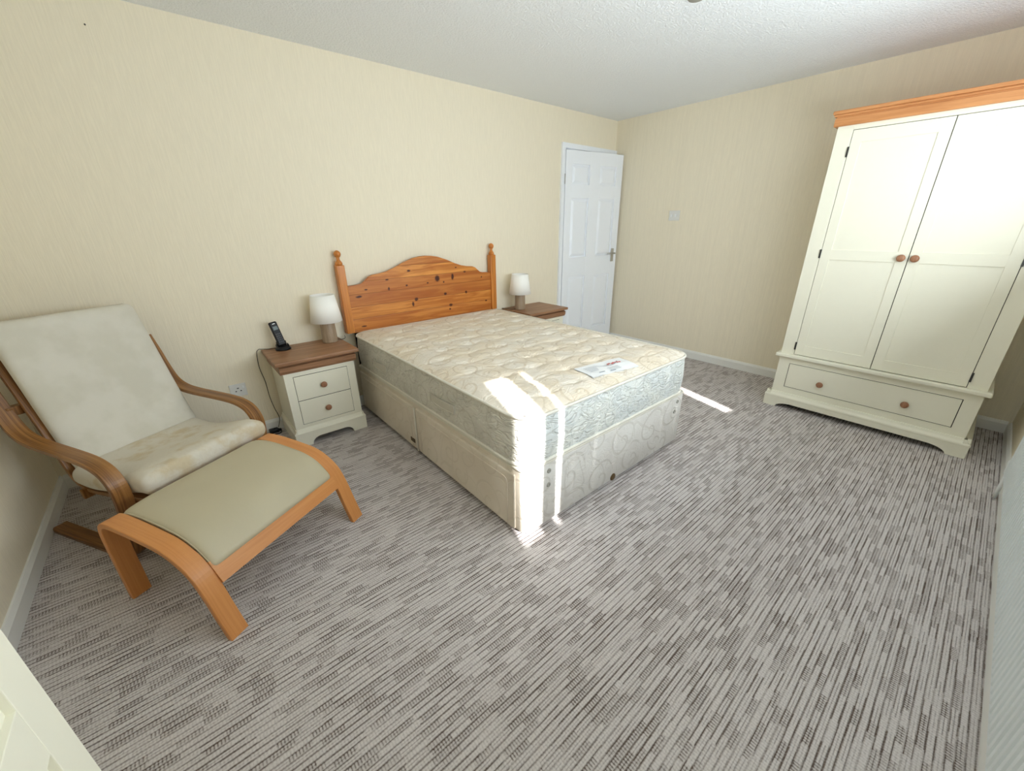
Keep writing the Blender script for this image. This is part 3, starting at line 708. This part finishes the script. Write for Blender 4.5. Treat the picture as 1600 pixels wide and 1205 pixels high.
# ------------------------------------------------------------------ large wardrobe on the right wall (front faces -x)
def make_wardrobe():
    fx = 4.135; yl, yr = -2.136, -3.178; yc = (yl+yr)/2
    root = empty('wardrobe', (fx+.30, yc, 0)); ox, oy = fx+.30, yc
    tag(root, 'large cream double wardrobe with orange wood cornice standing on the right-hand wall', 'wardrobe')
    def B(m, x0, x1, y0, y1, z0, z1, bev=0.0): box(m, x0-ox, x1-ox, y0-oy, y1-oy, z0, z1, bev)
    back = XR-.018
    m = MB(); B(m, fx+.012, back, yr, yl, .10, 1.875)
    st = .082                                                            # frame stile width
    B(m, fx, fx+.014, yl-st, yl, .42, 1.875, .0015); B(m, fx, fx+.014, yr, yr+st, .42, 1.875, .0015); B(m, fx+.0002, fx+.014, yr+st, yl-st, 1.846, 1.875, .001)
    B(m, fx, fx+.014, yl-.072, yl, .10, .392, .0015); B(m, fx, fx+.014, yr, yr+.072, .10, .392, .0015)
    B(m, fx+.0002, fx+.014, yr+.07, yl-.07, .348, .392, .001); B(m, fx+.0002, fx+.014, yr+.07, yl-.07, .10, .162, .001)
    m.build('carcass', M['cream'], root)
    m = MB(); B(m, fx+.0102, fx+.0125, yr+st, yl-st, .42, 1.846); B(m, fx+.003, fx+.013, yr+.072, yl-.072, .162, .348); m.build('shadow_gap', M['dark'], root)
    m = MB(); B(m, fx-.030, back, yr-.024, yl+.024, .394, .420, .006); m.build('ledge', M['cream'], root)
    d0, d1 = yl-st-.003, yr+st+.003; mid = (d0+d1)/2
    for k, (a, b) in enumerate(((mid+.002, d0), (d1, mid-.002))):          # y from a to b
        z0, z1 = .424, 1.843; m = MB(); s = .052 if k == 0 else .052
        B(m, fx+.0045, fx+.0100, a, b, z0, z1)
        B(m, fx-.001, fx+.008, b-s, b, z0, z1, .001); B(m, fx-.001, fx+.008, a, a+s, z0, z1, .001)
        for za, zb in ((z0, .496), (1.095, 1.158), (1.775, z1)): B(m, fx-.0008, fx+.008, a+s-.001, b-s+.001, za, zb, .001)
        dr = m.build('door', M['cream'], root)
        m = MB(); ky = (a+s*.55) if k == 0 else (b-s*.55); knob(m, fx-.001-ox, ky-oy, 1.122, .021, .032, (-1, 0)); m.build('knob', M['knob'], dr)
        hy = b+.004 if k == 0 else a-.004
        for z in (.486, 1.130, 1.728):
            m = MB(); B(m, fx-.006, fx+.002, hy-.005, hy+.005, z-.028, z+.028, .001); m.build('hinge', M['hinge'], dr)
    m = MB(); B(m, fx-.003, fx+.010, yr+.076, yl-.076, .166, .345, .0015); dr = m.build('drawer', M['cream'], root)
    for y in (-2.425, -2.878):
        m = MB(); knob(m, fx-.003-ox, y-oy, .242, .021, .030, (-1, 0)); m.build('knob', M['knob'], dr)
    m = MB()
    prism(m, arch(yr-.030-oy, yl+.030-oy, .082, .085, .10, .040), 'x', fx-.034-ox, fx-.006-ox, .003)
    for y in (yr-.030, yl+.012): B(m, fx-.02, back, y, y+.018, 0, .082, .002)
    prism(m, [(fx-.034-ox, .078), (fx-.036-ox, .084), (fx-.034-ox, .092), (fx-.018-ox, .104), (fx-.012-ox, .118), (fx+.012-ox, .118), (fx+.012-ox, .078)], 'y', yr-.026-oy, yl+.026-oy)
    for s, yy in ((1, yl), (-1, yr)):
        prism(m, [(yy-.004*s-oy, .078), (yy+.032*s-oy, .078), (yy+.032*s-oy, .092), (yy+.016*s-oy, .104), (yy+.010*s-oy, .118), (yy-.004*s-oy, .118)], 'x', fx-.03-ox, back-ox)
    m.build('plinth', M['cream'], root)
    m = MB()                                                             # cornice: band, groove, top cap
    B(m, fx-.016, back, yr-.022, yl+.022, 1.872, 1.918, .004)
    B(m, fx-.012, back, yr-.016, yl+.016, 1.914, 1.926)
    B(m, fx-.022, back, yr-.028, yl+.028, 1.924, 1.936, .003)
    B(m, fx-.030, back, yr-.036, yl+.036, 1.936, 1.956, .005)
    m.build('cornice', M['cornice_oak'], root)
make_wardrobe()
# narrow wardrobe right beside the camera (front faces +x)
def make_side_wardrobe():
    fx = .558; ye = -2.577; y0 = YF+.02
    root = empty('narrow_wardrobe', (.28, (ye+y0)/2, 0)); ox, oy = root.location.x, root.location.y
    tag(root, 'cream panelled wardrobe with orange knob cut off at the bottom left corner', 'wardrobe')
    def B(m, x0, x1, a, b, z0, z1, bev=0.0): box(m, x0-ox, x1-ox, a-oy, b-oy, z0, z1, bev)
    m = MB(); B(m, .022, fx-.022, y0, ye, .0, 1.90); m.build('carcass', M['cream'], root)
    m = MB(); B(m, fx-.020, fx-.006, y0, ye, .12, 1.86); s = .0425
    B(m, fx-.010, fx, ye-s, ye, .12, 1.86, .0008); B(m, fx-.010, fx, y0, y0+.06, .12, 1.86, .0008)
    for za, zb in ((.12, .20), (.925, .985), (1.80, 1.86)): B(m, fx-.010, fx-.0002, y0+.059, ye-s+.0005, za, zb, .0008)
    dr = m.build('door', M['cream'], root)
    m = MB(); knob(m, fx-ox, ye-.018-oy, 1.130, .0145, .029, (1, 0)); m.build('knob', M['knob_o'], dr)
    m = MB(); B(m, .022, fx+.012, y0, ye+.01, 1.90, 1.95, .006); m.build('cornice', M['cornice_oak'], root)
make_side_wardrobe()

# ------------------------------------------------------------------ radiator under the window
def make_radiator():
    x0, x1, z0, z1, yb, yf = 1.15, 3.655, .145, .62, YF+.014, YF+.050
    root = empty('radiator', ((x0+x1)/2, yb, z0)); ox, oy, oz = root.location
    tag(root, 'white ribbed panel radiator along the right edge under the window', 'radiator')
    m = MB(); box(m, x0-ox, x1-ox, yb-oy, yf-.008-oy, 0, z1-z0, .004)
    per = .0333; n = int((x1-x0-.03)/per)
    for i in range(n):
        c = x0+.018+per*(i+.5)-ox; w1, w2 = per*.36, per*.22; a, b = .035, z1-z0-.035; f = yf-oy; g = yf-.009-oy
        m.add([(c-w1, g, a-.012), (c+w1, g, a-.012), (c+w2, f, a), (c-w2, f, a), (c-w1, g, b+.012), (c+w1, g, b+.012), (c+w2, f, b), (c-w2, f, b)],
              [(0, 1, 2, 3), (3, 2, 6, 7), (7, 6, 5, 4), (0, 3, 7, 4), (1, 5, 6, 2)])
    m.build('panel', M['radiator'], root, recalc=False)
    m = MB(); box(m, x0+.01-ox, x1-.01-ox, yb+.002-oy, yf-.010-oy, z1-z0, z1-z0+.006, .001); m.build('top_grille', M['radiator'], root)
    m = MB(); vx = x1+.045-ox; vy = yb+.018-oy
    lathe(m, [(.011, -.005), (.013, 0), (.013, .03), (.010, .034), (.012, .036), (.015, .042), (.015, .070), (.011, .076)], (vx, vy, .0), 'z', 16)
    tube(m, [(x1-.004-ox, vy, .018), (vx, vy, .018)], .008, 10); m.build('valve', M['plastic'], root)
    m = MB(); tube(m, [(vx, vy, .0), (vx, vy, -z0+.001)], .0075, 10); m.build('pipe', M['plastic'], root)
    for x in (x0+.3, x1-.3): m = MB(); box(m, x-ox, x+.03-ox, -.0135, .004, .1, .4); m.build('bracket', M['vent'], root)
make_radiator()

# ------------------------------------------------------------------ armchair and footstool
PH = math.radians(-59.33)
def make_chair():
    root = empty('armchair', (.504, -.626, 0), PH)
    tag(root, 'low bentwood armchair with cream cushions and dark brown arms in the left corner', 'armchair')
    path = [(-.415, .80), (-.395, .755), (-.372, .705), (-.345, .635), (-.305, .562), (-.245, .527), (-.15, .513), (0, .507), (.12, .500), (.19, .487), (.240, .462), (.270, .420), (.281, .370), (.274, .30), (.256, .21), (.232, .11), (.212, .055), (.175, .016), (.12, .0005), (0, .0005), (-.2, .0005), (-.40, .0005)]
    path = [tuple(p) for p in spline(path, 4)]
    for y0, y1 in ((-.340, -.280), (.280, .340)):
        m = MB(); ribbon(m, path, y0, y1, .019, -1); m.build('arm_frame', M['walnut'], root)
    fr = [tuple(p) for p in spline([(.385, .312), (.30, .306), (.10, .278), (-.05, .262), (-.13, .262), (-.19, .292), (-.220, .36), (-.26, .50), (-.33, .70), (-.42, .93)], 5)]
    for y0, y1 in ((-.262, -.215), (.215, .262)):
        m = MB(); ribbon(m, fr, y0, y1, .018, 1); m.build('seat_rail', M['walnut'], root)
    for q in ((.345, .365, -.262, .262, .262, .304), (-.14, -.12, -.28, .28, .215, .262), (.20, .225, -.30, .30, .235, .275), (-.415, -.40, -.262, .262, .84, .90)):
        m = MB(); box(m, *q, .003); m.build('cross_bar', M['walnut'], root)
    m = MB()
    for x, z in ((-.352, .62),):
        box(m, x-.03, x+.01, -.30, .30, z-.02, z+.02, .003)
    m.build('back_bar', M['walnut'], root)
    # webbing (hidden under the cushions)
    sp = [tuple(p) for p in spline([(-.170, .325), (-.205, .42), (-.265, .60), (-.325, .80), (-.385, .985)], 10)]
    def crb(t, X): return -.0035*math.exp(-((t-.33)/.03)**2)
    m = MB(); pad(m, sp, -.245, .278, .085, .5, 40, None, .04, 9.0); b = m.build('back_cushion', M['canvas'], root)
    for yy in (-.243, .276):
        m = MB(); tube(m, [(s, yy, z) for s, z in sp[2:-2]], .0028, 6); m.build('piping', M['canvas'], b)
    ss = [tuple(p) for p in spline([(-.175, .322), (-.05, .312), (.08, .330), (.20, .355), (.30, .376), (.375, .378)], 8)]
    m = MB(); pad(m, ss, -.276, .280, .100, .32, 40, lambda t, X: .004*math.sin(t*9+X*4)*math.cos(X*3), .06, 12.0); sc_ = m.build('seat_cushion', M['seat'], root)
    sc_['label'] = 'cream seat cushion with yellowish wear stains'
make_chair()
def make_stool():
    root = empty('footstool', (.7375, -1.2375, 0), PH)
    tag(root, 'bent beech footstool with a beige leather pad in front of the armchair', 'footstool')
    path = [tuple(p) for p in spline([(-.262, .0005), (-.262, .10), (-.262, .20), (-.259, .29), (-.250, .338), (-.228, .369), (-.19, .379), (-.10, .374), (.0, .361), (.08, .345), (.14, .315), (.195, .262), (.230, .185), (.255, .10), (.287, .0005)], 5)]
    for y0, y1 in ((-.345, -.282), (.282, .345)):
        m = MB(); ribbon(m, path, y0, y1, .022, -1); m.build('side_frame', M['beech'], root)
    m = MB()
    def slab(m, a, b, th, y0, y1):
        d = Vector((b[0]-a[0], b[1]-a[1])).normalized(); nn = Vector((d.y, -d.x))*th
        prism(m, [a, b, (b[0]-nn.x, b[1]-nn.y), (a[0]-nn.x, a[1]-nn.y)], 'y', y0, y1)
    slab(m, (.238, .195), (.196, .272), .02, -.283, .283); m.build('front_rail', M['beech_y'], root)
    m = MB(); box(m, -.255, -.235, -.283, .283, .255, .335, .003); m.build('rear_rail', M['beech_y'], root)
    pp = [tuple(p) for p in spline([(-.225, .352), (-.18, .368), (-.10, .369), (.0, .357), (.08, .341), (.14, .312), (.185, .268), (.205, .243)], 8)]
    m = MB(); pad(m, pp, -.279, .279, .046, .5, 48, lambda t, X: .0015*math.sin(X*9+t*5), .10, 12.0); c = m.build('leather_pad', M['leather'], root)
    m = MB()
    for yy in (-.278, .278): m = MB(); tube(m, [(s, yy, z+.008) for s, z in pp[2:-2]], .003, 6); m.build('piping', M['leather'], c)
make_stool()
